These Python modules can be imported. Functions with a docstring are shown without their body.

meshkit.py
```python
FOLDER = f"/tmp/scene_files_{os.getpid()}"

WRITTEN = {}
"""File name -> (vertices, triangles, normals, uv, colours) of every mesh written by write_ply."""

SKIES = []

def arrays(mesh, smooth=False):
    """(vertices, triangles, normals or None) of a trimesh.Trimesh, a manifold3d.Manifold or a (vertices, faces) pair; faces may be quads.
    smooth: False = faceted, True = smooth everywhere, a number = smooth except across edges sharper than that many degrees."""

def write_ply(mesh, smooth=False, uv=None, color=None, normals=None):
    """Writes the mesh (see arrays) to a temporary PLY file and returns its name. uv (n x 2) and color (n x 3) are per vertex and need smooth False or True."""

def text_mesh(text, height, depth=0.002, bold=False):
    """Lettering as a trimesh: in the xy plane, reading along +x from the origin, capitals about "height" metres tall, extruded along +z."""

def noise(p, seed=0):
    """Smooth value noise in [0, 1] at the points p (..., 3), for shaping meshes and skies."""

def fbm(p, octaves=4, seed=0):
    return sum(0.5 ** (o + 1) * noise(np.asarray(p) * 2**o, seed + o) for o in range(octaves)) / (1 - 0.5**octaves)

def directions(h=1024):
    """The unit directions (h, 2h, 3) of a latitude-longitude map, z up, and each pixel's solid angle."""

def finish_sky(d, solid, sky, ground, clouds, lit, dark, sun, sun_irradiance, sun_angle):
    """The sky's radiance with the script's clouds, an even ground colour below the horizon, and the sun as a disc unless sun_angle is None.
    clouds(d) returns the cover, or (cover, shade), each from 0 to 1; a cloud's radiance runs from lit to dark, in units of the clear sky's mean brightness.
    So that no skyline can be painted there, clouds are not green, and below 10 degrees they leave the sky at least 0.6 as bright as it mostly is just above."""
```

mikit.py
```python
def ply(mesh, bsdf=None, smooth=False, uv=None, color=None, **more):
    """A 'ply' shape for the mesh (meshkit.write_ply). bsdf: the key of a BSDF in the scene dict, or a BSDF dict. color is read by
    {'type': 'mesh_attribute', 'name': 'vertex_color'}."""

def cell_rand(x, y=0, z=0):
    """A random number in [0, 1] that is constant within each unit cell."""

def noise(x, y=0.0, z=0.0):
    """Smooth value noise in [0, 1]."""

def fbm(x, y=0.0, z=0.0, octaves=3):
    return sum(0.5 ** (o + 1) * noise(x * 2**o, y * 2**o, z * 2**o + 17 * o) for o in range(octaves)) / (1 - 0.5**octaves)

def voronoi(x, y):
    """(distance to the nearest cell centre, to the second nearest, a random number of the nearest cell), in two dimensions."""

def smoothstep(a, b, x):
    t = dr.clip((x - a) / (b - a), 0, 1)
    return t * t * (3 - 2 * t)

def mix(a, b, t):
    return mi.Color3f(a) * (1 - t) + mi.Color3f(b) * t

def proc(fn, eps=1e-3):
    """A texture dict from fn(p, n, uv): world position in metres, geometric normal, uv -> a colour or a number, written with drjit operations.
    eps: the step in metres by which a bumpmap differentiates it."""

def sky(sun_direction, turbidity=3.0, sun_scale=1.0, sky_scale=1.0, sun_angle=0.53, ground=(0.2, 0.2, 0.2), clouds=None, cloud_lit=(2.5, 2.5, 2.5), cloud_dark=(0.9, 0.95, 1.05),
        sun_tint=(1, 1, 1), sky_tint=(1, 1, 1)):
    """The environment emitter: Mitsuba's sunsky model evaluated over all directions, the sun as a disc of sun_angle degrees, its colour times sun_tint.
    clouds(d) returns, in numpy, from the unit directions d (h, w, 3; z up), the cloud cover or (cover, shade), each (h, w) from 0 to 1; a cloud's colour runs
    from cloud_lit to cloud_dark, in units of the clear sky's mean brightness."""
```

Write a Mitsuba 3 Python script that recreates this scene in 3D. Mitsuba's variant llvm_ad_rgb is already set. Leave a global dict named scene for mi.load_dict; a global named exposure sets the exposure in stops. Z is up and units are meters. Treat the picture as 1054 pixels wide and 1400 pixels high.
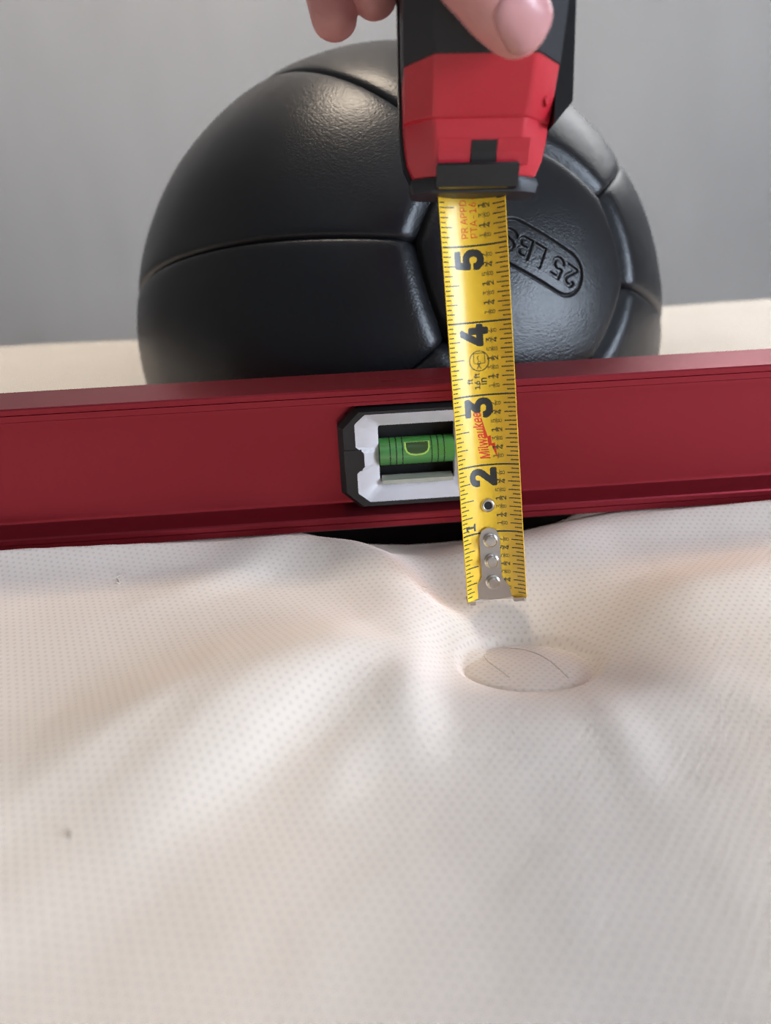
import math
import numpy as np, trimesh, shapely, manifold3d, drjit as dr, mitsuba as mi
import mikit, meshkit
from mikit import ply, proc, noise, fbm, smoothstep, mix
from shapely.geometry import Polygon, Point, LineString, box as sbox
from shapely import affinity
from scipy.ndimage import gaussian_filter

T = mi.ScalarTransform4f
scene, labels = {}, {}
rng = np.random.default_rng(7)

# ------------------------------------------------------------------ camera
CAM = np.array([0, 0, .145]); PITCH, ROLL = math.radians(26), math.radians(2.55)
FWD = np.array([0, math.cos(PITCH), -math.sin(PITCH)])
UP = math.cos(ROLL) * np.array([0, math.sin(PITCH), math.cos(PITCH)]) + math.sin(ROLL) * np.array([1., 0, 0])
scene['camera'] = {'type': 'thinlens', 'fov_axis': 'y', 'fov': math.degrees(2 * math.atan(700 / 1011.)),
                   'aperture_radius': .0019, 'focus_distance': .285, 'near_clip': .01, 'far_clip': 50.,
                   'to_world': T().look_at(origin=CAM.tolist(), target=(CAM + FWD).tolist(), up=UP.tolist())}
exposure = 0.0
WINDOW_LIGHT = [12.2, 14.2, 17.0]
LAMP_LIGHT = [30.0, 25.3, 20.4]
BACK_WINDOW_LIGHT = [3.0, 3.05, 3.1]

# ------------------------------------------------------------------ materials
def rgb(*c): return {'type': 'rgb', 'value': list(c)}
def pri(c, rough=.5, spec=.5, **k): return {'type': 'principled', 'base_color': rgb(*c) if isinstance(c, tuple) else c, 'roughness': rough, 'specular': spec, **k}
def two(b): return {'type': 'twosided', 'bsdf': b}
def bump(b, fn, scale, eps): return {'type': 'bumpmap', 'arbitrary': proc(fn, eps), 'scale': scale, 'bsdf': b}

def leather_h(p, n, uv):
    a = noise(p.x * 2100, p.y * 2100, p.z * 2100)
    b = noise(p.x * 1100 + 7, p.y * 1100, p.z * 1100)
    c = noise(p.x * 120, p.y * 120 + 3, p.z * 120)
    return a * .35 + b * .45 + c * .0

P_D = .0027
def hole_d(p):
    # staggered rows of perforations
    c, s = math.cos(.12), math.sin(.12)
    x = (p.x * c - p.y * s) / P_D; y = (p.x * s + p.y * c) / (P_D * .8)
    row = dr.floor(y + .5)
    x = x + .5 * (row - 2 * dr.floor(row / 2))
    dx, dy = (x - dr.floor(x + .5)) * P_D, (y - row) * P_D * .8
    return dr.sqrt(dx * dx + dy * dy)
def fabric_c(p, n, uv):
    h = smoothstep(.0008, .0003, hole_d(p))
    blot = noise(p.x * 35, p.y * 35, 2.) - .5
    return mi.Color3f(.765, .695, .615) * (1 + .03 * blot) * (1 - .13 * h)
def fabric_h(p, n, uv):
    h = smoothstep(.0010, .0003, hole_d(p))
    k = 2 * math.pi / .0019
    w = dr.sin(p.x * k + 1.2 * dr.sin(p.y * k * .5)) * dr.sin(p.y * k)
    return w * .02 - h * .27
def wall_c(p, n, uv):
    a = fbm(p.x * 9, 1., p.z * 2.2, 3); b = fbm(p.x * 3, 5., p.z * 3, 2)
    return mi.Color3f(.54, .525, .51) * (.90 + .16 * a + .08 * b)
def skin_c(p, n, uv):
    a = fbm(p.x * 120, p.y * 120, p.z * 120, 3); b = noise(p.x * 45, p.y * 45, p.z * 45)
    return mix((.50, .205, .195), (.62, .30, .275), a * .7 + b * .3)
def skin_h(p, n, uv): return noise(p.x * 1300, p.y * 1300, p.z * 1300) * .5 + noise(p.x * 400, p.y * 400, p.z * 400)
def anod_h(p, n, uv): return noise(p.x * 90, p.y * 4000, p.z * 2500)

scene['m_leather'] = bump(pri((.007, .0077, .0095), .33, .38), leather_h, .00017, 1.5e-4)
scene['m_fabric'] = two(bump(pri(proc(fabric_c), .85, .25, sheen=.25), fabric_h, .00020, 1.2e-4))
scene['m_wall'] = two({'type': 'diffuse', 'reflectance': proc(wall_c)})
scene['m_plain'] = two({'type': 'diffuse', 'reflectance': rgb(.30, .285, .265)})
scene['m_ceiling'] = two({'type': 'diffuse', 'reflectance': rgb(.75, .74, .72)})
scene['m_floor'] = two({'type': 'diffuse', 'reflectance': rgb(.16, .12, .09)})
scene['m_dark'] = two(pri((.03, .03, .035), .5))
scene['m_red'] = two(pri((.28, .026, .039), .32, .5, metallic=.85))
scene['m_black'] = two(pri((.012, .012, .013), .42, .5))
scene['m_gloss_black'] = two(pri((.010, .010, .011), .22, .5))
scene['m_silver'] = two(pri((.62, .61, .64), .38, .5, metallic=.15))
scene['m_cavity'] = two(pri((.006, .006, .006), .5))
scene['m_vial'] = two(pri((.055, .22, .045), .12, .6, clearcoat=1.0, clearcoat_gloss=.95))
scene['m_bubble'] = two(pri((.035, .07, .02), .1, .6))
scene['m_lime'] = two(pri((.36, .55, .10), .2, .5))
scene['m_clear_strip'] = two(pri((.36, .37, .31), .15, .6))
scene['m_case_red'] = two(pri((.47, .019, .033), .30, .5))
scene['m_case_black'] = two(pri((.016, .017, .021), .5, .5))
scene['m_yellow'] = two(pri((.83, .52, .028), .30, .5, clearcoat=.35, clearcoat_gloss=.8))
scene['m_ink'] = two(pri((.035, .034, .03), .35, .5))
scene['m_red_ink'] = two(pri((.70, .05, .015), .4, .5))
scene['m_steel'] = two(pri((.62, .58, .53), .30, .5, metallic=1.0))
scene['m_rivet'] = two(pri((.66, .63, .58), .22, .5, metallic=1.0))
scene['m_skin'] = bump(pri(proc(skin_c), .48, .45, sheen=.3, subsurface=.3) if False else pri(proc(skin_c), .48, .45), skin_h, .00012, 2e-4)
scene['m_nail'] = two(pri((.50, .235, .235), .25, .5, clearcoat=.5, clearcoat_gloss=.85))
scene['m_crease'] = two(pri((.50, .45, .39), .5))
scene['m_button'] = two(bump(pri(proc(fabric_c), .6, .4, clearcoat=.2, clearcoat_gloss=.7), fabric_h, .00025, 1.2e-4))

def put(key, mesh, m, smooth=False, label=None, category=None, kind=None, group=None):
    scene[key] = ply(mesh, m, smooth=smooth)
    d = {k: x for k, x in dict(label=label, category=category, kind=kind, group=group).items() if x}
    if d: labels[key] = d
def thing(key, label, category): labels[key] = dict(label=label, category=category)
def box(x0, x1, y0, y1, z0, z1):
    m = trimesh.creation.box(extents=(x1 - x0, y1 - y0, z1 - z0)); m.apply_translation(((x0 + x1) / 2, (y0 + y1) / 2, (z0 + z1) / 2)); return m

# ------------------------------------------------------------------ the room
ZF = -.30
XL, XR, YB, YR, ZC = -1.7, 1.9, 1.55, -2.2, 2.0
put('floor', box(XL - .1, XR + .1, YR - .1, YB + .1, ZF - .1, ZF), 'm_floor', kind='structure')
put('ceiling', box(XL - .1, XR + .1, YR - .1, YB + .1, ZC, ZC + .1), 'm_ceiling', kind='structure')
BX0, BX1, BZ0, BZ1 = .60, 1.35, .48, 1.35
put('wall_back', trimesh.util.concatenate([box(XL - .1, BX0, YB, YB + .1, ZF, ZC), box(BX1, XR + .1, YB, YB + .1, ZF, ZC), box(BX0, BX1, YB, YB + .1, ZF, BZ0), box(BX0, BX1, YB, YB + .1, BZ1, ZC)]), 'm_wall', label='plain grey wall behind the ball', kind='structure')
put('wall_left', box(XL - .1, XL, YR, YB, ZF, ZC), 'm_plain', kind='structure')
put('wall_rear', box(XL - .1, XR + .1, YR - .1, YR, ZF, ZC), 'm_plain', kind='structure')
# right wall with a window opening
WY0, WY1, WZ0, WZ1 = -1.80, -.05, .10, 1.10
wr = trimesh.util.concatenate([box(XR, XR + .1, YR, WY0, ZF, ZC), box(XR, XR + .1, WY1, YB, ZF, ZC),
                               box(XR, XR + .1, WY0, WY1, ZF, WZ0), box(XR, XR + .1, WY0, WY1, WZ1, ZC)])
put('wall_right', wr, 'm_plain', kind='structure')
fr = [box(XR - .01, XR + .06, WY0, WY0 + .05, WZ0, WZ1), box(XR - .01, XR + .06, WY1 - .05, WY1, WZ0, WZ1),
      box(XR - .01, XR + .06, WY0 + .05, WY1 - .05, WZ0, WZ0 + .05), box(XR - .01, XR + .06, WY0 + .05, WY1 - .05, WZ1 - .05, WZ1)]
put('window_1', trimesh.util.concatenate(fr), 'm_ceiling', kind='structure')
pane = trimesh.Trimesh([[XR + .05, WY0, WZ0], [XR + .05, WY1, WZ0], [XR + .05, WY1, WZ1], [XR + .05, WY0, WZ1]], [[0, 2, 1], [0, 3, 2]], process=False)
put('window_1__pane', pane, 'm_ceiling')
scene['window_1__pane']['emitter'] = {'type': 'area', 'radiance': rgb(*WINDOW_LIGHT)}
fr = [box(BX0, BX0 + .03, YB + .01, YB + .07, BZ0, BZ1), box(BX1 - .03, BX1, YB + .01, YB + .07, BZ0, BZ1), box(BX0 + .03, BX1 - .03, YB + .01, YB + .07, BZ0, BZ0 + .03), box(BX0 + .03, BX1 - .03, YB + .01, YB + .07, BZ1 - .03, BZ1)]
put('window_2', trimesh.util.concatenate(fr), 'm_ceiling', kind='structure')
put('window_2__pane', trimesh.Trimesh([[BX0, YB + .05, BZ0], [BX1, YB + .05, BZ0], [BX1, YB + .05, BZ1], [BX0, YB + .05, BZ1]], [[0, 1, 2], [0, 2, 3]], process=False), 'm_ceiling')
scene['window_2__pane']['emitter'] = {'type': 'area', 'radiance': rgb(*BACK_WINDOW_LIGHT)}
put('trim_1', box(.925, .99, YB - .02, YB, ZF, .22), 'm_dark', kind='structure')

# flat square pendant light beyond the mattress (out of view)
LX, LY, LZ, LS = -.20, .95, 1.5, .165
thing('pendant_light', 'flat square pendant light hanging above the far side of the mattress', 'pendant light')
rim_ = trimesh.util.concatenate([box(LX - LS - .02, LX + LS + .02, LY - LS - .02, LY - LS, LZ - .02, LZ + .02), box(LX - LS - .02, LX + LS + .02, LY + LS, LY + LS + .02, LZ - .02, LZ + .02),
                                 box(LX - LS - .02, LX - LS, LY - LS, LY + LS, LZ - .02, LZ + .02), box(LX + LS, LX + LS + .02, LY - LS, LY + LS, LZ - .02, LZ + .02), box(LX - LS, LX + LS, LY - LS, LY + LS, LZ + .015, LZ + .02)])
put('pendant_light__frame', rim_, 'm_ceiling')
cord = trimesh.creation.cylinder(radius=.003, height=ZC - LZ - .02, sections=12); cord.apply_translation((LX, LY, (ZC + LZ + .02) / 2))
put('pendant_light__cord', cord, 'm_dark', smooth=30)
dv = [[LX - LS, LY - LS, LZ - .01], [LX + LS, LY - LS, LZ - .01], [LX + LS, LY + LS, LZ - .01], [LX - LS, LY + LS, LZ - .01]]
put('pendant_light__diffuser', trimesh.Trimesh(dv, [[0, 2, 1], [0, 3, 2]], process=False), 'm_ceiling')
scene['pendant_light__diffuser']['emitter'] = {'type': 'area', 'radiance': rgb(*LAMP_LIGHT)}

# ------------------------------------------------------------------ the ball's place
RB = .165; CB = np.array([.0136, .4945, .0356])
# ------------------------------------------------------------------ mattress
YAW = math.radians(2.9)
BTN = np.array([.0468, .2062])
def dist_poly(x, y, pts):
    """distance to a polyline, the signed side (+ = right of travel) and the share of its length"""
    pts = np.asarray(pts, float); L = np.r_[0, np.cumsum(np.linalg.norm(np.diff(pts, axis=0), axis=1))]
    best = np.full(x.shape, 9.); side = np.zeros(x.shape); share = np.zeros(x.shape)
    for i, (p, q) in enumerate(zip(pts[:-1], pts[1:])):
        d = q - p; l = d @ d; t = np.clip(((x - p[0]) * d[0] + (y - p[1]) * d[1]) / l, 0, 1)
        ex, ey = x - p[0] - t * d[0], y - p[1] - t * d[1]; r = np.hypot(ex, ey); m = r < best
        best = np.where(m, r, best); side = np.where(m, (ex * d[1] - ey * d[0]) / (math.sqrt(l) * np.maximum(r, 1e-9)), side); share = np.where(m, (L[i] + t * math.sqrt(l)) / L[-1], share)
    return best, side, share
def ridge(x, y, pts, amp, w1, w2, a0=.5, a1=0.):
    """a soft fold; w1 and w2 are the widths left and right of travel; amplitude from a0 over 1 to a1 along it"""
    d, s, t = dist_poly(x, y, pts)
    k = np.clip(s / 1.4 + .5, 0, 1); w = w1 + (w2 - w1) * k * k * (3 - 2 * k)
    env = np.where(t < .35, a0 + (1 - a0) * np.sin(t / .35 * np.pi / 2), a1 + (1 - a1) * np.cos((t - .35) / .65 * np.pi / 2) ** 2)
    return amp * np.exp(-.5 * (d / w) ** 2) * env
FOLDS = [([(.0, .205), (-.0085, .1976), (-.0282, .1754), (-.0442, .1538), (-.0588, .1369), (-.0754, .1139)], .0094, .0075, .026, .3, .1),
         ([(.0095, .2010), (.0055, .1890), (.0040, .1740), (.0048, .1548), (.007, .1343)], .0082, .0050, .018, .7, 0),
         ([(-.022, .1960), (-.027, .1911), (-.0503, .1657), (-.0684, .141), (-.0845, .1162)], .0050, .0080, .018, .6, .1),
         ([(-.046, .268), (-.060, .256), (-.078, .243), (-.098, .228)], .0036, .0060, .014, .5, .1),
         ([(-.060, .182), (-.073, .168), (-.092, .148), (-.110, .130)], .0042, .0080, .016, .4, .2),
         ([(-.012, .158), (-.017, .142), (-.022, .122)], .0016, .0045, .010, .4, .0),
         ([(.026, .2245), (.013, .2360), (.003, .252), (-.0149, .2700), (-.045, .283)], .0085, .013, .007, .5, .5),
         ([(.012, .264), (.0215, .249), (.0285, .2395), (.034, .230)], -.0060, .007, .006, .6, .2),
         ([(.085, .215), (.11, .2275), (.14, .236), (.19, .243)], .0055, .010, .014, .4, .4),
         ([(-.028, .291), (-.060, .286), (-.15, .281), (-.30, .272)], .0130, .016, .014, .5, .7),
         ([(-.040, .272), (0, .269), (.05, .268), (.075, .272)], .0050, .008, .012, .5, .5),
         ([(.048, .280), (.10, .289), (.17, .2935), (.30, .300)], .0120, .016, .014, .5, .7),
         ([(.0622, .1692), (.0631, .1458), (.0632, .1245)], .0014, .004, .004, .6, 0),
         ([(.085, .185), (.105, .165), (.125, .14)], .0016, .007, .007, .5, 0),
         ([(-.02, .228), (-.06, .232), (-.12, .236)], .0018, .010, .012, .5, .3)]
def mat_z(x, y):
    z = np.zeros(np.shape(x))
    rho = np.hypot(x - CB[0], y - CB[1]); rc = .128
    inner = CB[2] - np.sqrt(np.maximum(RB * RB - np.minimum(rho, rc) ** 2, 1e-9)) - .0015
    zc = CB[2] - math.sqrt(RB * RB - rc * rc) - .0015
    z += np.where(rho < rc, inner, zc * np.exp(-(rho - rc) / .055))
    # the tufted dimple; the button in it leans back
    dx, dy = x - BTN[0], y - BTN[1]; r = np.hypot(dx, dy * 1.05)
    ang = np.arctan2(dy, dx)
    w = .017 + .007 * np.cos(ang - 2.6) ** 2
    dep = .0150
    e_ = np.maximum(r - .0225, 0)
    z -= .0028 * np.exp(-(e_ / .0018) ** 2) + (dep - .0028) * np.exp(-(e_ / (1.25 * w)) ** 1.25)
    z += .0022 * np.exp(-.5 * ((r - .045) / .014) ** 2) * np.clip(-dy / .03, 0, 1)
    z -= np.exp(-(r / .034) ** 2) * dy * .34
    zf = sum(ridge(x, y, *f) for f in FOLDS)
    z += gaussian_filter(zf, 2.2) if zf.ndim == 2 else zf
    P = np.stack([x * 14, y * 14, 0 * x], -1); z += .0016 * (meshkit.fbm(P, 2, 3) - .5)
    P = np.stack([x * 55, y * 55, 0 * x], -1); z += .0006 * (meshkit.fbm(P, 2, 9) - .5)
    # the ball and the level press the cloth down
    under = CB[2] - np.sqrt(np.maximum(RB * RB - np.minimum(rho, RB) ** 2, 0)) - .0012
    z = np.where(rho < RB * .995, np.minimum(z, under), z)
    yl = (x - .0145) * -math.sin(YAW) + (y - .2838) * math.cos(YAW)
    gap = np.maximum(np.maximum(-yl - .001, yl - .026), 0)
    lim = -.0016 + gap * .9 + 40 * gap ** 2
    k = .0012; h = np.clip(.5 + .5 * (lim - z) / k, 0, 1)
    return lim * (1 - h) + z * h - k * h * (1 - h)
def spaced(*seg):
    out = [seg[0][0]]
    for a_, b_, st in seg:
        n_ = max(1, round((b_ - a_) / st)); out += list(np.linspace(a_, b_, n_ + 1)[1:])
    return np.array(out)
gx = spaced((-.75, -.26, .02), (-.26, -.10, .002), (-.10, .15, .0013), (.15, .30, .002), (.30, .95, .02))
gy = spaced((-.45, .04, .02), (.04, .30, .0013), (.30, .42, .003), (.42, .70, .008))
X, Y = np.meshgrid(gx, gy)
YE = .70
t_ = np.clip((Y - .42) / (YE - .42), 0, 1); Yw = Y + .079 * X * t_ * t_ * (3 - 2 * t_)
Z = mat_z(X, Yw)
# round every border over and take it down to the floor
def wrap(X, Y, Z):
    R = .035
    ring = []
    n0, n1 = X.shape
    idx = [(0, j) for j in range(n1)] + [(i, n1 - 1) for i in range(1, n0)] + [(n0 - 1, j) for j in range(n1 - 2, -1, -1)] + [(i, 0) for i in range(n0 - 2, 0, -1)]
    b = np.array([(X[i], Y[i], Z[i]) for i in idx])
    out = np.array([(-(i[1] == 0) + (i[1] == n1 - 1), -(i[0] == 0) + (i[0] == n0 - 1), 0) for i in idx], float)
    out /= np.linalg.norm(out, axis=1, keepdims=True)
    V = [np.stack([X, Y, Z], -1).reshape(-1, 3)]; F = []
    q = np.arange(n0 * n1).reshape(n0, n1)
    F.append(np.stack([q[:-1, :-1], q[:-1, 1:], q[1:, 1:], q[1:, :-1]], -1).reshape(-1, 4))
    prev = np.array([q[i] for i in idx]); base = n0 * n1
    steps = [(R * math.sin(k), -R * (1 - math.cos(k))) for k in np.linspace(0, math.pi / 2, 9)[1:]] + [(R * 1.15, -R - .05), (R * 1.2, -R - .11), (R * 1.1, -R - .19)]
    for so, sz in steps:
        r = b + out * so; r[:, 2] = b[:, 2] + sz
        if (so, sz) == steps[-1]: r[:, 2] = ZF + .001
        V.append(r); cur = base + np.arange(len(b)); base += len(b)
        F.append(np.stack([prev, cur, np.roll(cur, -1), np.roll(prev, -1)], -1)); prev = cur
    V.append(np.array([[.1, .1, ZF + .001]])); tri_b = np.stack([prev, np.full(len(prev), base), np.roll(prev, -1)], -1)
    F = np.vstack(F); F = np.vstack([F[:, [0, 1, 2]], F[:, [0, 2, 3]], tri_b[:, ::-1]])
    return np.vstack(V), F
put('mattress', wrap(X, Yw, Z), 'm_fabric', smooth=True, label='off-white perforated fabric mattress with wrinkles and one tufted dimple', category='mattress')

# tuft button in the dimple
thing('tuft_button', 'round fabric tuft button sunk in the dimple below the tape end', 'button')
TB = math.radians(-18)
def btn_place(m):
    m.apply_transform(trimesh.transformations.rotation_matrix(TB, (1, 0, 0)))
    m.apply_translation((BTN[0] + .0002, BTN[1], BTNZ)); return m
BTNZ = float(mat_z(np.array([BTN[0]]), np.array([BTN[1]]))[0]) - .0002
prof = [(0, .0030)] + [(r, .0030 - .0016 * (r / .0215) ** 2) for r in np.linspace(.002, .0215, 14)] + [(.0221, .0010), (.0224, .0002), (.0222, -.001), (0, -.001)]
put('tuft_button__cover', btn_place(trimesh.creation.revolve(prof, sections=96)), 'm_button', smooth=50)
def tube(pts, r, sec=8):
    pts = np.asarray(pts, float); V, F = [], []
    t = np.gradient(pts, axis=0); t /= np.linalg.norm(t, axis=1, keepdims=True)
    for p, d in zip(pts, t):
        a_ = np.cross(d, [0, 0, 1.]); a_ /= np.linalg.norm(a_) + 1e-12; b_ = np.cross(d, a_)
        V += [p + r * (math.cos(k) * a_ + math.sin(k) * b_) for k in np.linspace(0, 2 * np.pi, sec + 1)[:-1]]
    n_ = len(pts)
    for i in range(n_ - 1):
        for k in range(sec):
            k2 = (k + 1) % sec; F.append([i * sec + k, i * sec + k2, (i + 1) * sec + k2, (i + 1) * sec + k])
    m = trimesh.Trimesh(V, [q for f_ in F for q in ((f_[0], f_[1], f_[2]), (f_[0], f_[2], f_[3]))], process=False)
    caps = [[0, k + 1, k] for k in range(1, sec - 1)] + [[(n_ - 1) * sec, (n_ - 1) * sec + k, (n_ - 1) * sec + k + 1] for k in range(1, sec - 1)]
    return trimesh.util.concatenate([m, trimesh.Trimesh(V, caps, process=False)])
def on_btn(x, y): return (x, y, .0030 - .0016 * ((x * x + y * y) / .0215 ** 2) + .00005)
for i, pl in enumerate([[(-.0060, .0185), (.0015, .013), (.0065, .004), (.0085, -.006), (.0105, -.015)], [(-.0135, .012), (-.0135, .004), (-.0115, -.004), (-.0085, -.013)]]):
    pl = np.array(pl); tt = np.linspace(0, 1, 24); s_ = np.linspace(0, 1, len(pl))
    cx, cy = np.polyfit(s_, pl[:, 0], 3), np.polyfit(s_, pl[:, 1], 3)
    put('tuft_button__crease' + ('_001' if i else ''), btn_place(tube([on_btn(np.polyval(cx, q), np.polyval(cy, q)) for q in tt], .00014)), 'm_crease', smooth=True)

# ------------------------------------------------------------------ medicine ball
N_ = np.array([.3866, -.8398, .3812]); N_ /= np.linalg.norm(N_)
UX = np.array([.9084, .4182, 0.]); UX -= N_ * (UX @ N_); UX /= np.linalg.norm(UX); UY = np.cross(N_, UX)
PH = np.radians([-150., -105., -60., -15.4, 29.9, 73., 116.7, 163.4, 210.]); TH0 = math.radians(20.9)
def sph(th, ph, r):
    return CB + r[..., None] * (np.cos(th)[..., None] * N_ + np.sin(th)[..., None] * (np.cos(ph)[..., None] * UX + np.sin(ph)[..., None] * UY))
def cap_edge(ph):
    k = np.clip(np.searchsorted(PH, ph, 'right') - 1, 0, 7); mid = (PH[k] + PH[k + 1]) / 2; half = (PH[k + 1] - PH[k]) / 2
    g = np.arctan(math.tan(TH0) * np.cos(half) / np.cos(ph - mid))
    return g * .55 + TH0 * .45
def ease(n_): # dense at both ends
    t = np.linspace(0, 1, n_); return t - np.sin(2 * np.pi * t) / (2 * np.pi) * .93
def grid_faces(n0, n1, flip=False):
    q = np.arange(n0 * n1).reshape(n0, n1); f_ = np.stack([q[:-1, :-1], q[:-1, 1:], q[1:, 1:], q[1:, :-1]], -1).reshape(-1, 4)
    return f_[:, ::-1] if flip else f_
thing('medicine_ball', 'black leather medicine ball stitched from wide panels, sunk in the mattress behind the level', 'ball')
GROOVE = .0055
for i in range(8):
    n0, n1 = 220, 110
    t, s_ = np.meshgrid(ease(n0), ease(n1), indexing='ij')
    ph = PH[i] + s_ * (PH[i + 1] - PH[i]); te = cap_edge(ph)
    th = te + t * (np.pi - 2 * te)
    dl = RB * np.sin(th) * np.minimum(s_, 1 - s_) * (PH[i + 1] - PH[i])        # to the side seams
    dc = RB * np.maximum(np.minimum(th - te, np.pi - te - th), 0); dl = np.maximum(dl, 0)                              # to the end panels
    r = RB - .0022 * np.exp(-dl / .0011) - .0010 * np.exp(-dl / .006) - GROOVE * np.exp(-(dc / .0047) ** 1.6)
    P = np.stack([np.cos(ph) * np.sin(th), np.sin(ph) * np.sin(th), np.cos(th)], -1)
    r += .0010 * (meshkit.fbm(P * 4, 2, 11) - .5) * np.clip(np.minimum(dl, dc) / .01, 0, 1)
    pk = P * np.array([14, 14, 14]); r += 0.0002 * (meshkit.fbm(np.stack([ph * 17, th * 14, 0 * th], -1), 2, 5) - .5) * np.exp(-dc / .012) * np.clip(dc / .003, 0, 1)
    put('medicine_ball__side_panel' + (f'_{i:03d}' if i else ''), (sph(th, ph, r).reshape(-1, 3), grid_faces(n0, n1, True)), 'm_leather', smooth=True)
def glyphs(text, height, bold=False):
    m = meshkit.text_mesh(text, height, .002, bold)
    up_ = m.face_normals[:, 2] > .5
    return m.vertices, m.faces[up_]
def glyph_poly(text, height, bold=False):
    v_, f_ = glyphs(text, height, bold)
    return shapely.union_all([Polygon(v_[q][:, :2]).buffer(1e-6) for q in f_])
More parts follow.
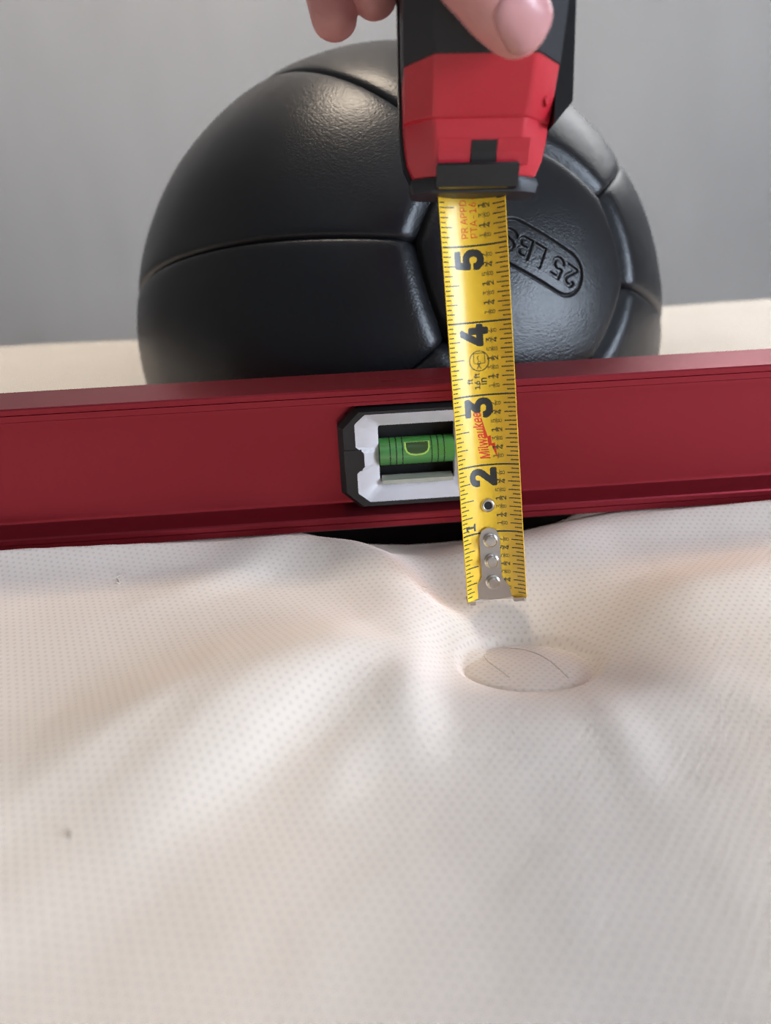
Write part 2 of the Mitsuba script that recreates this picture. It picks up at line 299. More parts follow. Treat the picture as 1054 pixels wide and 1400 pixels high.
# the raised-and-stamped mark on the near end panel
tp = affinity.scale(glyph_poly('25 LBS', .0098), .98, 1.0, origin=(0, 0))
bx = tp.bounds; tp = affinity.translate(tp, -(bx[0] + bx[2]) / 2, -(bx[1] + bx[3]) / 2)
STAMP = (np.array([.0, .0]), math.radians(147.0))
lozenge = LineString([(-.0150, 0), (.0150, 0)]).buffer(.0105).exterior
for i in range(2):
    n0, n1 = 200, 560
    t = np.r_[np.linspace(0, .8, 140), .8 + .2 * np.sin(np.linspace(0, np.pi / 2, 61)[1:])]
    t, s_ = np.meshgrid(t, np.linspace(0, 1, n1), indexing='ij'); t = np.maximum(t, 1e-4)
    ph = PH[0] + s_ * 2 * np.pi * .999999; te = cap_edge(ph); th = te * t
    d = RB * np.maximum(te - th, 0)
    r = RB - .0006 - .0046 * np.exp(-(d / .0026) ** 1.3)
    P = np.stack([np.cos(ph) * np.sin(th), np.sin(ph) * np.sin(th), np.cos(th)], -1)
    r += .0007 * (meshkit.fbm(P * 5, 2, 21) - .5) * np.clip(d / .01, 0, 1)
    if i == 0:
        px, py = RB * th * np.cos(ph), RB * th * np.sin(ph)
        c_, s2 = math.cos(STAMP[1]), math.sin(STAMP[1])
        lx, ly = px * c_ + py * s2, -px * s2 + py * c_
        near = (np.abs(lx) < .03) & (np.abs(ly) < .015); pts = shapely.points(lx[near], ly[near])
        dd = np.zeros(lx.shape); dtx = shapely.distance(tp, pts); dlz = shapely.distance(lozenge, pts)
        dd[near] = .0011 * np.clip(1 - dtx / .0005, 0, 1) + .0014 * np.clip(1.15 - dlz / .0008, 0, 1)
        r -= dd
    else:
        th = np.pi - th
    put('medicine_ball__end_panel' + ('_001' if i else ''), (sph(th, ph, r).reshape(-1, 3), grid_faces(t.shape[0], t.shape[1], i == 0)), 'm_leather', smooth=True,
        label='near end panel stamped 25 LBS in an outlined lozenge' if i == 0 else None)

# ------------------------------------------------------------------ spirit level
YAW = math.radians(2.9)
LO = np.array([.0145, .2838, -.0006])         # front face, the level's middle
LX_ = np.array([math.cos(YAW), math.sin(YAW), 0]); LB_ = np.array([-math.sin(YAW), math.cos(YAW), 0])
def lev(m):
    """local x along, y back from the front face, z up"""
    v_ = np.asarray(m.vertices); m.vertices = LO + v_[:, :1] * LX_ + v_[:, 1:2] * LB_ + v_[:, 2:3] * np.array([0, 0, 1.]); return m
LL, LZ0, LZ1, LT = .30, 0., .0620, .025
thing('spirit_level', 'red aluminium spirit level lying on the mattress in front of the ball', 'spirit level')
g = .0005
prof = [(.0006, LZ0), (0, LZ0 + .0006), (0, .0030), (g, .0032), (g, .0037), (0, .0039), (0, .0055), (.0004, .0062), (.0016, .0068), (.0070, .0088), (.0080, .0094), (.0083, .0108),
        (.0083, .0535), (.0078, .0543), (.0010, .0548), (.0010, .0562), (.0004, .0566), (.0004, .0590), (.0004 + g, .0592), (.0004 + g, .0597), (0, .0600), (0, LZ1 - .0006), (.0006, LZ1)]
prof = prof + [(LT - y_, z_) for y_, z_ in prof[::-1]]
def extrude_x(pr, x0, x1):
    p_ = Polygon(pr)
    m = trimesh.creation.extrude_polygon(p_, x1 - x0, engine='earcut')
    v_ = m.vertices; m.vertices = np.c_[v_[:, 2] + x0, v_[:, 0], v_[:, 1]]; m.invert(); 
    if m.volume < 0: m.invert()
    return m
def mani(m): m.merge_vertices(); return manifold3d.Manifold(manifold3d.Mesh(np.asarray(m.vertices, np.float32), np.asarray(m.faces, np.uint32)))
def cut(a_, b_):
    k = (mani(a_) - mani(b_)).to_mesh(); return trimesh.Trimesh(k.vert_properties[:, :3].astype(float), k.tri_verts, process=False)
beam = cut(extrude_x(prof, -LL, LL), box(-.0290, .0290, -.01, .0164, .0125, .0500))
put('spirit_level__beam', lev(beam), 'm_red', smooth=20)
endp = [(y_ if abs(y_) > 1e-9 else 0, z_) for y_, z_ in [(-.001, LZ0), (LT + .001, LZ0), (LT + .001, LZ1 + .0008), (-.001, LZ1 + .0008)]]
for i, (a_, b_) in enumerate([(-LL - .008, -LL - .0002), (LL + .0002, LL + .008)]):
    put('spirit_level__end_cap' + ('_001' if i else ''), lev(extrude_x(endp, a_, b_)), 'm_black')
# vial housing: an octagonal frame in the web
def plate(outer, holes, y0, y1):
    """polygon in (x, z) extruded from y0 (front) to y1"""
    p_ = Polygon(outer, holes) if not isinstance(outer, Polygon) else outer
    m = trimesh.creation.extrude_polygon(p_, y1 - y0, engine='earcut')
    v_ = m.vertices; m.vertices = np.c_[v_[:, 0], v_[:, 2] + y0, v_[:, 1]]
    if m.volume < 0: m.invert()
    return m
def octo(hx, z0, z1, c): return [(-hx + c, z0), (hx - c, z0), (hx, z0 + c), (hx, z1 - c), (hx - c, z1), (-hx + c, z1), (-hx, z1 - c), (-hx, z0 + c)]
def loft(rings, cap0=False, cap1=False):
    """closed rings of equal length, joined; ends capped by fans"""
    n_ = len(rings[0]); V = np.vstack(rings); F = []
    for i in range(len(rings) - 1):
        for k in range(n_):
            k2 = (k + 1) % n_; F += [[i * n_ + k, i * n_ + k2, (i + 1) * n_ + k2], [i * n_ + k, (i + 1) * n_ + k2, (i + 1) * n_ + k]]
    for on, base, rev in ((cap0, 0, True), (cap1, (len(rings) - 1) * n_, False)):
        if on:
            V = np.vstack([V, V[base:base + n_].mean(0)]); c = len(V) - 1
            F += [[c, base + (k + 1) % n_, base + k] if rev else [c, base + k, base + (k + 1) % n_] for k in range(n_)]
    return trimesh.Trimesh(V, F, process=False)
HX, H0, H1 = .0325, .0090, .0532
ring = lambda pts, y_: np.array([(x_, y_, z_) for x_, z_ in pts])
bz = [(-.0255, .0165), (-.0205, .0122), (.0205, .0122), (.0255, .0165), (.0255, .0255), (.0222, .0282), (.0222, .0345), (.0255, .0372), (.0255, .0470), (.0212, .0508), (-.0212, .0508), (-.0255, .0470), (-.0255, .0372), (-.0222, .0345), (-.0222, .0282), (-.0255, .0255)]
o0, o1 = octo(HX, H0, H1, .0075), octo(HX - .0022, H0 + .0012, H1 - .0012, .0068)
fr0 = plate(Polygon(o1, [bz]), None, .0012, .0080)
side = loft([ring(o0, .0083), ring(o0, .0036), ring(o1, .0012)])
tri_ = Polygon(o1, [bz])
put('spirit_level__housing', lev(trimesh.util.concatenate([fr0, side])), 'm_black')
scene_ribs = [plate([(-.0305, .0268), (-.0232, .0268), (-.0232, .0360), (-.0305, .0360)], [], .0008, .0014), plate([(.0232, .0268), (.0305, .0268), (.0305, .0360), (.0232, .0360)], [], .0008, .0014)]
put('spirit_level__housing__clasp', lev(scene_ribs[0]), 'm_black'); put('spirit_level__housing__clasp_001', lev(scene_ribs[1]), 'm_black')
# silver bezel sloping in to the opening
VZ = .0318
op = Polygon([(-.0150, VZ - .0118), (.0150, VZ - .0118), (.0150, VZ + .0118), (-.0150, VZ + .0118)]).buffer(.0009, quad_segs=3)
def sample(poly, n_=240):
    """n_ points around a ring, starting from its lower left by angle about the centre"""
    pts = np.array(Polygon(poly).exterior.coords if not isinstance(poly, Polygon) else poly.exterior.coords)
    ang = np.linspace(-np.pi, np.pi, n_ + 1)[:-1]; out = []
    c_ = np.array([0, VZ]); pg = Polygon(pts)
    for a_ in ang:
        seg = LineString([c_, c_ + .1 * np.array([math.cos(a_), math.sin(a_)])]); h = seg.intersection(pg.exterior)
        q = [np.array(k.coords[0]) for k in (getattr(h, 'geoms', None) or [h])]; out.append(max(q, key=lambda k: np.hypot(*(k - c_))))
    return np.array(out)
b0, b1 = sample(bz), sample(op)
lip1 = sample(op.buffer(.0006))
bezel = loft([ring(b0, .0016), ring(b0, .0010), ring(lip1, .0052), ring(b1, .0056), ring(b1, .0095)])
put('spirit_level__bezel', lev(bezel), 'm_silver', smooth=25, label='silver bezel around the vial')
put('spirit_level__clear_ledge', lev(plate([(-.0150, VZ - .0128), (.0150, VZ - .0128), (.0150, VZ - .0110), (-.0150, VZ - .0110)], [], .0030, .0090)), 'm_clear_strip', label='clear plastic ledge below the vial')
put('spirit_level__vial_bed', lev(plate([(-.0165, VZ - .0130), (.0165, VZ - .0130), (.0165, VZ + .0130), (-.0165, VZ + .0130)], [], .0140, .0160)), 'm_cavity')
vy = .0084
vcyl = trimesh.creation.cylinder(radius=.0058, height=.0312, sections=64); vcyl.apply_transform(trimesh.transformations.rotation_matrix(np.pi / 2, (0, 1, 0))); vcyl.apply_translation((0, vy, VZ))
put('spirit_level__vial', lev(vcyl), 'm_vial', smooth=40, label='green vial with an air bubble')
for i, x_ in enumerate([-.0113, -.0087, -.0061, .0061, .0087, .0113]):
    r_ = trimesh.creation.annulus(r_min=.0050, r_max=.00590, height=.00042, sections=64); r_.apply_transform(trimesh.transformations.rotation_matrix(np.pi / 2, (0, 1, 0))); r_.apply_translation((x_, vy, VZ))
    put('spirit_level__vial__ring' + (f'_{i:03d}' if i else ''), lev(r_), 'm_cavity')
# the bubble: U-shaped, flat against the top of the vial
def shell(poly, lift, thick):
    """polygon in (x, z) laid on the vial's front"""
    v_, f_ = trimesh.creation.triangulate_polygon(poly.segmentize(.0006), engine='earcut')
    m = trimesh.Trimesh(np.c_[v_, 0 * v_[:, 0]], f_, process=False)
    m = m.subdivide_to_size(.0007)
    v_ = m.vertices; zz = np.clip(v_[:, 1] - VZ, -.0057, .0057)
    m.vertices = np.c_[v_[:, 0], vy - np.sqrt(.0058 ** 2 - zz ** 2) - lift, v_[:, 1]]; return m
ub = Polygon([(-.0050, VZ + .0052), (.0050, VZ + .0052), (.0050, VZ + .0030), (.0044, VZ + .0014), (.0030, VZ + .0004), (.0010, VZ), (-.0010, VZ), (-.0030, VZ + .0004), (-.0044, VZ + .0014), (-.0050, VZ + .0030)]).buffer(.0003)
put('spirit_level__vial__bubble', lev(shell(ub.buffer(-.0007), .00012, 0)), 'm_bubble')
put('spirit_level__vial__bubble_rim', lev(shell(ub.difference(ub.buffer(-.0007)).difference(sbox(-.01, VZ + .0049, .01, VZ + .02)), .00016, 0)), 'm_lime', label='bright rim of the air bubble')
# viewing slot in the top
put('spirit_level__top_slot', lev(box(-.0135, .0135, .0085, .0165, LZ1 - .0002, LZ1 + .0003)), 'm_red')

# ------------------------------------------------------------------ tape measure
T0 = np.array([.0404, .2366, -.0086]); T1 = np.array([.0331, .2682, .1313])
TU = (T1 - T0) / np.linalg.norm(T1 - T0); TW = np.array([1, .0164, .0484]); TW -= TU * (TW @ TU); TW /= np.linalg.norm(TW); TV = np.cross(TW, TU)
INCH = .0254; RHO = .0145; HALF = .0125
def blade(s, u, lift=0.):
    """the point s across the curved blade (+ = right), u up from its tip, lifted off its printed side"""
    s, u = np.asarray(s, float), np.asarray(u, float); a_ = s / RHO
    ww, vv = (RHO - lift) * np.sin(a_), RHO - (RHO - lift) * np.cos(a_)
    return T0 + u[..., None] * TU + ww[..., None] * TW + (vv - .0025)[..., None] * TV
thing('tape_measure', 'red and black tape measure with its yellow blade drawn down onto the mattress', 'tape measure')
LEN = 5.72 * INCH
ss, uu = np.meshgrid(np.linspace(-HALF, HALF, 41), np.linspace(0, LEN, 120), indexing='ij')
n0, n1 = ss.shape
fr_, bk = blade(ss, uu, 0.).reshape(-1, 3), blade(ss, uu, -.00025).reshape(-1, 3)
q = np.arange(n0 * n1).reshape(n0, n1); bd = np.r_[q[0, :], q[1:, -1], q[-1, -2::-1], q[-2:0:-1, 0]]
fc = np.vstack([grid_faces(n0, n1), grid_faces(n0, n1, True) + n0 * n1, np.stack([bd, bd + n0 * n1, np.roll(bd, -1) + n0 * n1, np.roll(bd, -1)], -1)])
put('tape_measure__blade', (np.vstack([fr_, bk]), fc), 'm_yellow', smooth=40, label='yellow curved blade marked in inches')
def printed(meshes, lift=.00005):
    """flat print (x up the blade, y to the left across it) bent onto the blade"""
    V, F, o = [], [], 0
    for v_, f_ in meshes:
        m = trimesh.Trimesh(np.c_[np.asarray(v_)[:, :2], np.zeros(len(v_))], f_, process=False).subdivide_to_size(.0012)
        V.append(blade(-m.vertices[:, 1], m.vertices[:, 0], lift)); F.append(np.asarray(m.faces) + o); o += len(m.vertices)
    return np.vstack(V), np.vstack(F)
def rect(u0, u1, s0, s1): return np.array([(u0, -s0), (u1, -s0), (u1, -s1), (u0, -s1)]), np.array([[0, 1, 2], [0, 2, 3]])
def tri(poly):
    out = []
    for p_ in getattr(poly, 'geoms', [poly]):
        v_, f_ = trimesh.creation.triangulate_polygon(p_, engine='earcut'); out.append((v_, f_))
    return out
def word(text, h, u0, s0, bold=False, sx=1., sy=1., rot=0., skew=0., centre=False):
    """lettering whose left base corner is at u0 up the blade, s0 across it, reading up the blade"""
    v_, f_ = glyphs(text, h, bold); v_ = v_[:, :2] * np.array([sx, sy])
    v_ = v_ + np.c_[skew * v_[:, 1], 0 * v_[:, 1]]
    if centre: used = v_[np.unique(f_)]; v_ = v_ - (used.min(0) + used.max(0)) / 2
    c_, s_ = math.cos(rot), math.sin(rot); v_ = v_ @ np.array([[c_, s_], [-s_, c_]])
    return v_ + np.array([u0, -s0]), f_
ticks, fracs, red = [], [], []
NT = int(5.62 * 16)
for k in range(1, NT + 1):
    u_ = k / 16 * INCH; w_ = .00020
    if k % 16 == 0: continue
    ticks.append(rect(u_ - w_, u_ + w_, HALF - (.0050 if k % 2 == 0 else .0034), HALF - .0002))
    ll = .0066 if k % 8 == 0 else .0055 if k % 4 == 0 else .0041 if k % 2 == 0 else .0028
    ticks.append(rect(u_ - w_, u_ + w_, -HALF + .0002, -HALF + ll))
for k in range(1, 6): ticks.append(rect(k * INCH - .0003, k * INCH + .0003, -HALF + .0002, HALF - .0002))
FR = {1: ('1', '8'), 2: ('1', '4'), 3: ('3', '8'), 4: ('1', '2'), 5: ('5', '8'), 6: ('3', '4'), 7: ('7', '8')}
for k in range(1, 46):
    e = k % 8
    if e == 0: continue
    u_ = k / 8 * INCH; bo = e % 2 == 0; h = .0020
    if u_ > 5.6 * INCH: continue
    s_ = HALF - .0068
    fracs.append(word(FR[e][0], h, u_, s_ - .0023, bo, 1.1 if bo else .95, .85, centre=True))
    fracs.append(word(FR[e][1], h, u_, s_ - .0002, bo, 1.1 if bo else .95, .85, centre=True))
    fracs.append(rect(u_ - .0010, u_ + .0010, s_ - .00132, s_ - .00110))
put('tape_measure__blade__tick_marks', printed(ticks), 'm_ink'); labels['tape_measure__blade__tick_marks'] = dict(label='black tick marks', kind='stuff')
put('tape_measure__blade__fraction_marks', printed(fracs), 'm_ink'); labels['tape_measure__blade__fraction_marks'] = dict(label='small black fractions', kind='stuff')
for i, k in enumerate([2, 3, 4, 5]):
    wd = word(str(k), .0098, (k - .175) * INCH, -.0012, True, 1.0, .98, centre=True)
    v2 = glyph_poly(str(k), .0092, True).buffer(.00045, join_style=2)
    v2 = affinity.scale(v2, .95, .98, origin=(0, 0)); b_ = v2.bounds
    v2 = affinity.translate(v2, (k - .175) * INCH - (b_[0] + b_[2]) / 2, .0018 - (b_[1] + b_[3]) / 2)
    put('tape_measure__blade__numeral' + (f'_{i:03d}' if i else ''), printed(tri(v2)), 'm_ink', label=f'large black numeral {k}')
put('tape_measure__blade__numeral_004', printed([word('1', .0042, 1.10 * INCH, -.0082, True, 1.0, 1.0, centre=True)]), 'm_ink', label='black numeral 1')
red.append(word('PR APPD', .0024, 5.09 * INCH, -.0014, False, .92, 1.)); red.append(word('PTA-16-41', .0024, 5.09 * INCH, .0019, False, .92, 1.))
put('tape_measure__blade__approval_lettering', printed(red), 'm_red_ink', label='red lettering PR APPD PTA-16-41')
units = [word('ft', .0020, 3.16 * INCH, -.0032, True), word('16 ft', .0019, 3.075 * INCH, -.0006, True), word('in', .0024, 3.135 * INCH, .0018, True)]
put('tape_measure__blade__unit_lettering', printed(units), 'm_ink', label='black lettering ft, 16 ft, in')
# the brand mark: script and a lightning bolt, red
logo = [word('Milwaukee', .0036, 2.08 * INCH, .0016, True, .70, 1.0, rot=.16, skew=.22)]
bolt = Polygon([(0, 0), (.0062, .0009), (.0060, .0020), (.0090, .0022), (.0086, .0033), (.0155, .0052), (.0078, .0046), (.0082, .0035), (.0050, .0032), (.0053, .0021)])
logo += tri(affinity.translate(bolt, 2.07 * INCH, -.0043))
put('tape_measure__blade__brand_lettering', printed(logo), 'm_red_ink', label='red Milwaukee script with a lightning bolt')
# accuracy emblem: a ring with an outlined shape
cu, cs = 3.475 * INCH, -.0004
ringp = Point(cu, -cs).buffer(.0036).difference(Point(cu, -cs).buffer(.0033))
blob = sbox(cu - .0004, -cs - .0016, cu + .0022, -cs + .0014).buffer(.0006); blobr = blob.difference(blob.buffer(-.00022))
xs = [LineString([(cu - .0026, -cs + .0008), (cu - .0010, -cs - .0003)]).buffer(.00013), LineString([(cu - .0026, -cs - .0006), (cu - .0010, -cs + .0006)]).buffer(.00013),
      Point(cu - .0006, -cs).buffer(.0006).difference(Point(cu - .0006, -cs).buffer(.0004)), LineString([(cu + .0002, -cs + .0002), (cu + .0012, -cs + .0006), (cu + .0017, -cs + .0001)]).buffer(.00012)]
em = []
for s_ in [ringp, blobr] + xs: em += tri(s_)
put('tape_measure__blade__emblem', printed(em), 'm_ink', label='round black emblem')
# eyelet
def tape_local(m, u, s=0., v0=0.):
    """mesh local (x right, y up the blade, z toward the reader) placed on the blade at u, s"""
    v_ = np.asarray(m.vertices); m.vertices = T0 + (v_[:, 1:2] + u) * TU + (v_[:, :1] + s) * TW + (v_[:, 2:3] + v0 - .0025) * TV; return m
eye = trimesh.creation.revolve([(.0014, .0002), (.0015, .0009), (.0019, .0011), (.0024, .0009), (.0027, .0001), (.0014, .0002)], sections=40)
put('tape_measure__blade__eyelet', tape_local(eye, 1.405 * INCH, -.0006, .0001), 'm_steel', smooth=50, label='steel eyelet')
put('tape_measure__blade__eyelet_hole', tape_local(trimesh.creation.cylinder(radius=.0014, height=.0008, sections=32), 1.405 * INCH, -.0006, .0002), 'm_cavity')
# end hook
hk = Polygon([(-.0064, -.0002), (.0068, -.0002), (.0064, .0035), (.0040, .0072), (.0036, .0085), (.0036, .0235), (.0026, .0262), (0, .0274), (-.0026, .0262), (-.0036, .0235), (-.0036, .0085), (-.0042, .0072), (-.0060, .0042)])
hkm = trimesh.creation.extrude_polygon(hk.buffer(.0003).buffer(-.0001), .0008, engine='earcut')
put('tape_measure__hook', tape_local(hkm, 0, -.0010, .0008), 'm_steel', smooth=20, label='steel end hook held by three rivets')
for i, u_ in enumerate([.0226, .0146, .0062]):
    rv = trimesh.creation.revolve([(0, 0), (.0027, 0), (.0027, .0007), (.0023, .0009), (.0022, .0023), (.0018, .0027), (0, .0028)], sections=40)
    put('tape_measure__hook__rivet' + (f'_{i:03d}' if i else ''), tape_local(rv, u_, -.0008, .0016), 'm_rivet', smooth=35)
# the lip under the blade's end follows its curve
sl, dl = np.meshgrid(np.linspace(-.0123, .0123, 33), np.linspace(.0004, -.0075, 8), indexing='ij')
def lip_pt(s, d, u): 
    a_ = s / RHO; return T0 + u * TU + ((RHO) * np.sin(a_))[..., None] * TW + (RHO - RHO * np.cos(a_) + d - .0025)[..., None] * TV
A_, B_ = lip_pt(sl, dl, -.0003).reshape(-1, 3), lip_pt(sl, dl, -.0013).reshape(-1, 3)
n0, n1 = sl.shape; q = np.arange(n0 * n1).reshape(n0, n1); bd = np.r_[q[0, :], q[1:, -1], q[-1, -2::-1], q[-2:0:-1, 0]]
put('tape_measure__hook__lip', (np.vstack([A_, B_]), np.vstack([grid_faces(n0, n1), grid_faces(n0, n1, True) + n0 * n1, np.stack([bd, bd + n0 * n1, np.roll(bd, -1) + n0 * n1, np.roll(bd, -1)], -1)])), 'm_steel', smooth=30)
for i, (s_, w_) in enumerate([(-.0104, .0030), (.0092, .0042)]):
    put('tape_measure__hook__tab' + ('_001' if i else ''), tape_local(box(-w_ / 2, w_ / 2, -.0012, .0002, -.001, .0016), -.0002, s_ * .92, .0030), 'm_steel')

# case, in its own frame: u up from the mouth, w right, v toward the reader
KU = TU + .075 * TW; KU /= np.linalg.norm(KU); KW = TW - KU * (TW @ KU); KW /= np.linalg.norm(KW); KV = np.cross(KW, KU)
K0 = T1 + TW * .0006
def case(pts): 
    p_ = np.asarray(pts, float); return K0 + p_[..., :1] * KW + p_[..., 1:2] * KV + p_[..., 2:3] * KU
def case_mesh(m): m.vertices = case(m.vertices); return m
def section(u, vf, vb, hw, ch, cf):
    """one ring at u: front at vf, back at vb, half width hw; front chamfer ch wide and cf deep"""
    pts = [(-hw, vb + .002), (-hw + .002, vb), (hw - .002, vb), (hw, vb + .002), (hw, vf - cf - .0008), (hw - .0007, vf - cf + .0003), (hw - ch + .0008, vf - .0003), (hw - ch - .0010, vf), (-hw + ch + .0010, vf), (-hw + ch - .0008, vf - .0003), (-hw + .0007, vf - cf + .0003), (-hw, vf - cf - .0008)]
    return np.array([(w_, v_, u) for w_, v_ in pts])
mm = lambda *a_: [x_ / 1000 for x_ in a_]
RED = [(3.2, 9.0, -6, 19.0, 7, 4), (4.0, 10.0, -6, 20.0, 7.5, 4.5), (8.0, 12.0, -6.5, 21.8, 8.5, 6), (13.0, 15.0, -7, 22.6, 9, 7), (18.2, 17.0, -7, 23.0, 9, 8), (18.9, 18.8, -7, 23.0, 9, 8), (31.5, 30.6, -7, 23.2, 9, 10)]
BLK = [(31.5, 30.6, -7, 23.2, 9, 10), (31.8, 31.2, -7.2, 23.4, 9, 10), (38.0, 34.0, -7.2, 23.6, 9, 10), (47.0, 39.0, -7.2, 23.6, 9, 10), (56.0, 40.0, -7.2, 23.6, 9, 9), (64.0, 36.0, -7.2, 23.4, 9, 8), (70.0, 27.0, -6.5, 22.8, 9, 6), (73.5, 16.0, -4, 21.5, 8, 4)]
put('tape_measure__case', case_mesh(loft([section(*mm(*r_)) for r_ in RED], True, True)), 'm_case_red', smooth=28, label='red nose of the case')
put('tape_measure__grip', case_mesh(loft([section(*mm(*r_)) for r_ in BLK], True, True)), 'm_case_black', smooth=28, label='black rubber grip over the top of the case')
# black foot around the mouth
FT = [(-1.5, 7.0, -7, 19.0, 6, 3), (-1.2, 8.0, -7.5, 20.3, 6, 3), (1.6, 9.0, -7.5, 21.2, 7, 4), (3.3, 9.0, -7, 20.4, 7, 4)]
put('tape_measure__foot', case_mesh(loft([section(*mm(*r_)) for r_ in FT], True, True)), 'm_case_black', smooth=28, label='black foot around the mouth')
gd = [(-.6, 8.0, 6.0, 12.6), (-.2, 11.4, 6.0, 13.0), (5.6, 14.4, 6.0, 13.0), (6.4, 14.2, 6.0, 12.6)]
put('tape_measure__mouth_guard', case_mesh(loft([np.array([(-h, b_, u_), (h, b_, u_), (h, f_, u_), (-h, f_, u_)]) / 1000 for u_, f_, b_, h in gd], True, True)), 'm_gloss_black', label='glossy black guard over the mouth')
def strip(pts, hw, th, w0=0.):
    """a bar along (u, v) points, hw half wide, th thick toward the reader"""
    return loft([np.array([(w0 - hw, v_ - .001, u_), (w0 + hw, v_ - .001, u_), (w0 + hw, v_ + th, u_), (w0 - hw, v_ + th, u_)]) for u_, v_ in pts], True, True)
put('tape_measure__slider', case_mesh(strip([(.0060, .0118), (.0095, .0132), (.0125, .0150)], .0039, .0004, .0018)), 'm_cavity', label='black slot above the mouth')
for i, w0 in enumerate((-.0074, .0110)):
    put('tape_measure__window' + ('_001' if i else ''), case_mesh(strip([(.0060, .0116), (.0095, .0130), (.0130, .0152)], .0050, .0002, w0)), 'm_case_red')
bandr = [np.array([(w_ - .0012, -.0068, u_), (w_, -.0068, u_), (w_, .0008, u_), (w_ - .0012, .0008, u_)][::-1]) * [1, 1, 1] for u_, w_ in ((.0032, -.0193), (.0080, -.0216), (.0140, -.0225), (.0200, -.0229), (.0600, -.0232))]
put('tape_measure__side_band', case_mesh(loft(bandr, True, True)), 'm_gloss_black', label='black band along the left side of the case')
# screw recess and belt clip on the right side
sc = trimesh.creation.cylinder(radius=.0024, height=.0008, sections=32); sc.apply_transform(trimesh.transformations.rotation_matrix(math.radians(62), (0, 1, 0)))
sc.apply_translation((.0196, .0161, .0235)); put('tape_measure__screw_recess', case_mesh(sc), 'm_case_red', smooth=40)
clip = [(.0235, .0050), (.0295, .0090), (.0300, .0200), (.0300, .0900), (.0285, .0900), (.0285, .0205), (.0278, .0108), (.0240, .0085)]
clip = Polygon([(.0235, .0170), (.0284, .0225), (.0290, .0235), (.0290, .0700), (.0280, .0710), (.0235, .0740)])
cm = trimesh.creation.extrude_polygon(clip, .018, engine='earcut'); v_ = cm.vertices; cm.vertices = np.c_[v_[:, 0], v_[:, 2] - .0035, v_[:, 1]]
if cm.volume < 0: cm.invert()
put('tape_measure__belt_clip', case_mesh(cm), 'm_gloss_black', smooth=20, label='black belt clip')

# ------------------------------------------------------------------ hand
def hull_chain(chain):
    out = []
    for (p_, r_), (q_, s_) in zip(chain[:-1], chain[1:]):
        a_ = manifold3d.Manifold.sphere(r_, 28).translate(list(map(float, p_))); b_ = manifold3d.Manifold.sphere(s_, 28).translate(list(map(float, q_)))
        out.append(manifold3d.Manifold.batch_hull([a_, b_]))
    return out
V3 = lambda *a_: np.array(a_, float)
THUMB = [(V3(.0405, .2345, .1752), .0092), (V3(.0355, .2318, .1800), .0106), (V3(.0245, .2290, .1905), .0108), (V3(.0120, .2310, .2060), .0112), (V3(-.0060, .2330, .2280), .0145)]
RINGF = [(V3(.0036, .2846, .1905), .0078), (V3(.0030, .2890, .1990), .0086), (V3(.0020, .2930, .2120), .0090), (V3(.0010, .2900, .2330), .0098), (V3(.0005, .2700, .2520), .0115)]
PINKY = [(V3(-.0094, .2845, .1850), .0076), (V3(-.0104, .2885, .1935), .0088), (V3(-.0150, .2900, .2080), .0094), (V3(-.0190, .2850, .2280), .0098), (V3(-.0180, .2620, .2480), .0115)]
MIDF = [(V3(.0240, .2960, .1780), .0078), (V3(.0230, .3000, .1900), .0088), (V3(.0215, .3010, .2080), .0092), (V3(.0205, .2960, .2320), .0100), (V3(.0190, .2740, .2530), .0118)]
INDEX = [(V3(.0430, .2950, .1830), .0078), (V3(.0425, .2985, .1930), .0086), (V3(.0415, .3000, .2090), .0092), (V3(.0395, .2950, .2320), .0100), (V3(.0370, .2740, .2520), .0118)]
palm_k = [c_[-1] for c_ in (PINKY, RINGF, MIDF, INDEX)]
wrist = [(V3(-.030, .1700, .2780), .0210), (V3(.000, .1700, .2820), .0210)]
parts = []
for c_ in (THUMB, RINGF, PINKY, MIDF, INDEX): parts += hull_chain(c_)
sp = lambda p_, r_: manifold3d.Manifold.sphere(r_, 28).translate(list(map(float, p_)))
for a_, b_ in zip(palm_k[:-1], palm_k[1:]): parts.append(manifold3d.Manifold.batch_hull([sp(*a_), sp(*b_), sp(wrist[0][0], .014), sp(wrist[1][0], .014)]))
parts.append(manifold3d.Manifold.batch_hull([sp(*THUMB[-1]), sp(V3(.01, .20, .262), .016), sp(wrist[1][0], .016)]))
parts.append(manifold3d.Manifold.batch_hull([sp(*w_) for w_ in wrist] + [sp(V3(-.075, .02, .335), .026), sp(V3(-.045, .02, .335), .026)]))
parts.append(manifold3d.Manifold.batch_hull([sp(V3(-.075, .02, .335), .026), sp(V3(-.045, .02, .335), .026), sp(V3(-.14, -.12, .36), .034), sp(V3(-.115, -.12, .36), .034)]))
hm = manifold3d.Manifold.batch_boolean(parts, manifold3d.OpType.Add).refine_to_length(.003)
mh = hm.to_mesh(); hand = trimesh.Trimesh(mh.vert_properties[:, :3], mh.tri_verts)
trimesh.smoothing.filter_taubin(hand, .5, .53, 14)
hand = trimesh.graph.split(hand, only_watertight=False); hand = max(hand, key=lambda k: len(k.faces))
P = hand.vertices * 160; hand.vertices = hand.vertices + hand.vertex_normals * (.0005 * (meshkit.fbm(P, 2, 4) - .5))[:, None]
thing('hand', 'hand gripping the tape measure from above, thumb across its black grip', 'hand')
put('hand__skin', hand, 'm_skin', smooth=True)
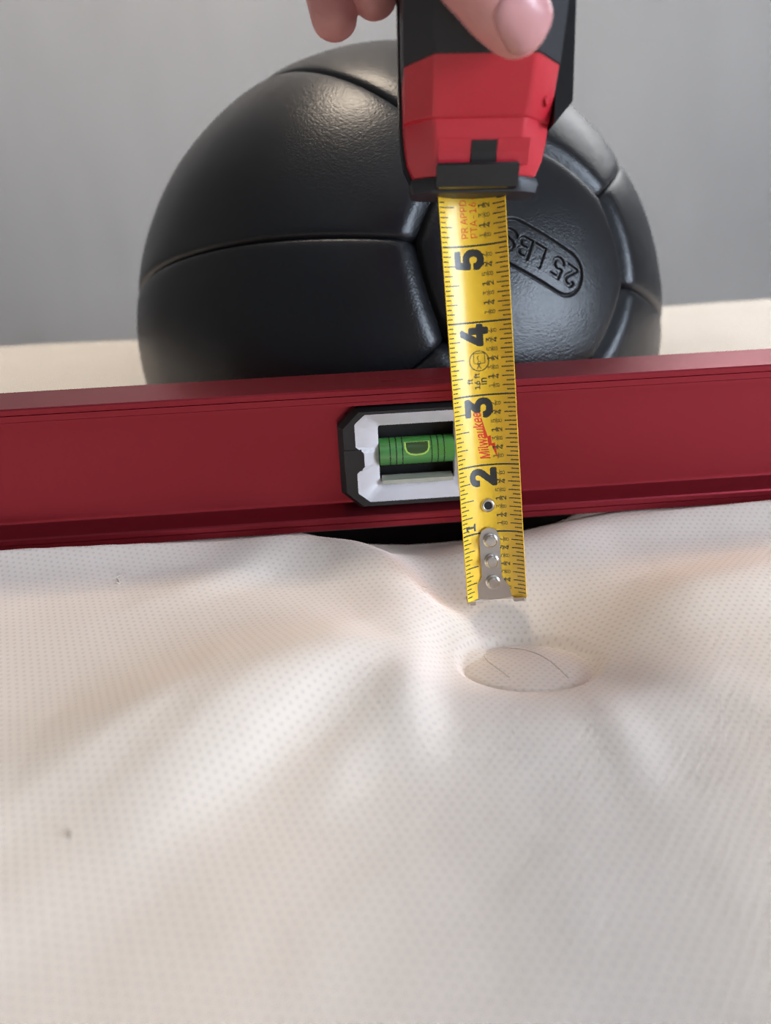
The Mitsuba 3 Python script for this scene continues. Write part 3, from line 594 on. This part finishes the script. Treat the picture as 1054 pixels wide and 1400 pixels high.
def nail_on(tip, back, toward, width, length, shift=0.):
    """a nail cast onto the finger along 'toward'"""
    ax = tip - back; ax = ax / np.linalg.norm(ax); nz = toward - ax * (toward @ ax); nz /= np.linalg.norm(nz); sx = np.cross(ax, nz)
    g_ = np.linspace(-1, 1, 17); A, B = np.meshgrid(g_, g_, indexing='ij')
    r_ = np.maximum(np.abs(A), np.abs(B)); k_ = (np.abs(A) ** 3.2 + np.abs(B) ** 3.2) ** (1 / 3.2); sc_ = np.where(k_ > 1e-9, r_ / np.maximum(k_, 1e-9), 0)
    A, B = A * sc_, B * sc_
    o_ = tip + ax * (shift + B[..., None] * length / 2) + sx * (A[..., None] * width / 2)
    org = (o_ + nz * .03).reshape(-1, 3); loc, ri, _ = hand.ray.intersects_location(org, np.tile(-nz, (len(org), 1)), multiple_hits=False)
    depth = np.full(len(org), np.nan); depth[ri] = np.einsum('ij,ij->i', org[ri] - loc, np.tile(nz, (len(ri), 1)))
    depth = np.where(np.isnan(depth), np.nanmax(depth), depth).reshape(17, 17)
    flat = np.median(depth); depth = depth * .8 + flat * .2
    edge = np.maximum(np.abs(A), np.abs(B))
    top = o_ + nz * (.03 - depth + .0007 - .0012 * np.clip(edge - .8, 0, 1) * 2)[..., None]
    low = top - nz * .0012
    q_ = np.arange(289).reshape(17, 17); bd_ = np.r_[q_[0, :], q_[1:, -1], q_[-1, -2::-1], q_[-2:0:-1, 0]]
    return np.vstack([top.reshape(-1, 3), low.reshape(-1, 3)]), np.vstack([grid_faces(17, 17), grid_faces(17, 17, True) + 289, np.stack([bd_, bd_ + 289, np.roll(bd_, -1) + 289, np.roll(bd_, -1)], -1)])
toc = CAM - THUMB[0][0]; toc /= np.linalg.norm(toc)
put('hand__thumbnail', nail_on(THUMB[0][0], THUMB[1][0], toc + np.array([.0, 0, .45]), .0160, .0175, -.0022), 'm_nail', smooth=True, label='pink thumbnail')

# ------------------------------------------------------------------ lint on the cloth
def lint(key, x, y, r, seed, label, m='m_fabric', cat='lint', size=.0012):
    g_ = np.random.default_rng(seed); t_ = np.linspace(0, 1, 26); z0 = float(mat_z(np.array([x]), np.array([y]))[0])
    f_ = [g_.normal(size=3) for _ in range(4)]
    pts = np.stack([sum(size * q[k] / (i + 1) * np.sin((i + 1) * 2.3 * t_ + q[(k + 1) % 3] * 2) for i, q in enumerate(f_)) for k in range(3)], -1)
    pts[:, 2] = np.abs(pts[:, 2]) * .7; pts -= pts.mean(0) * [1, 1, 0]
    put(key, tube(pts + np.array([x, y, z0 + r * .6]), r, 6), m, smooth=True, label=label, category=cat)
lint('lint', .0140, .2400, .00013, 3, 'curl of white thread on the ridge left of the tape end', size=.0016)
lint('lint_001', -.1060, .2530, .00020, 5, 'tuft of white fluff on the cloth in front of the left part of the level', size=.0022)
lint('lint_002', -.0790, .1268, .00018, 8, 'dark speck of lint on the mattress in the lower left', 'm_crease', size=.0008)
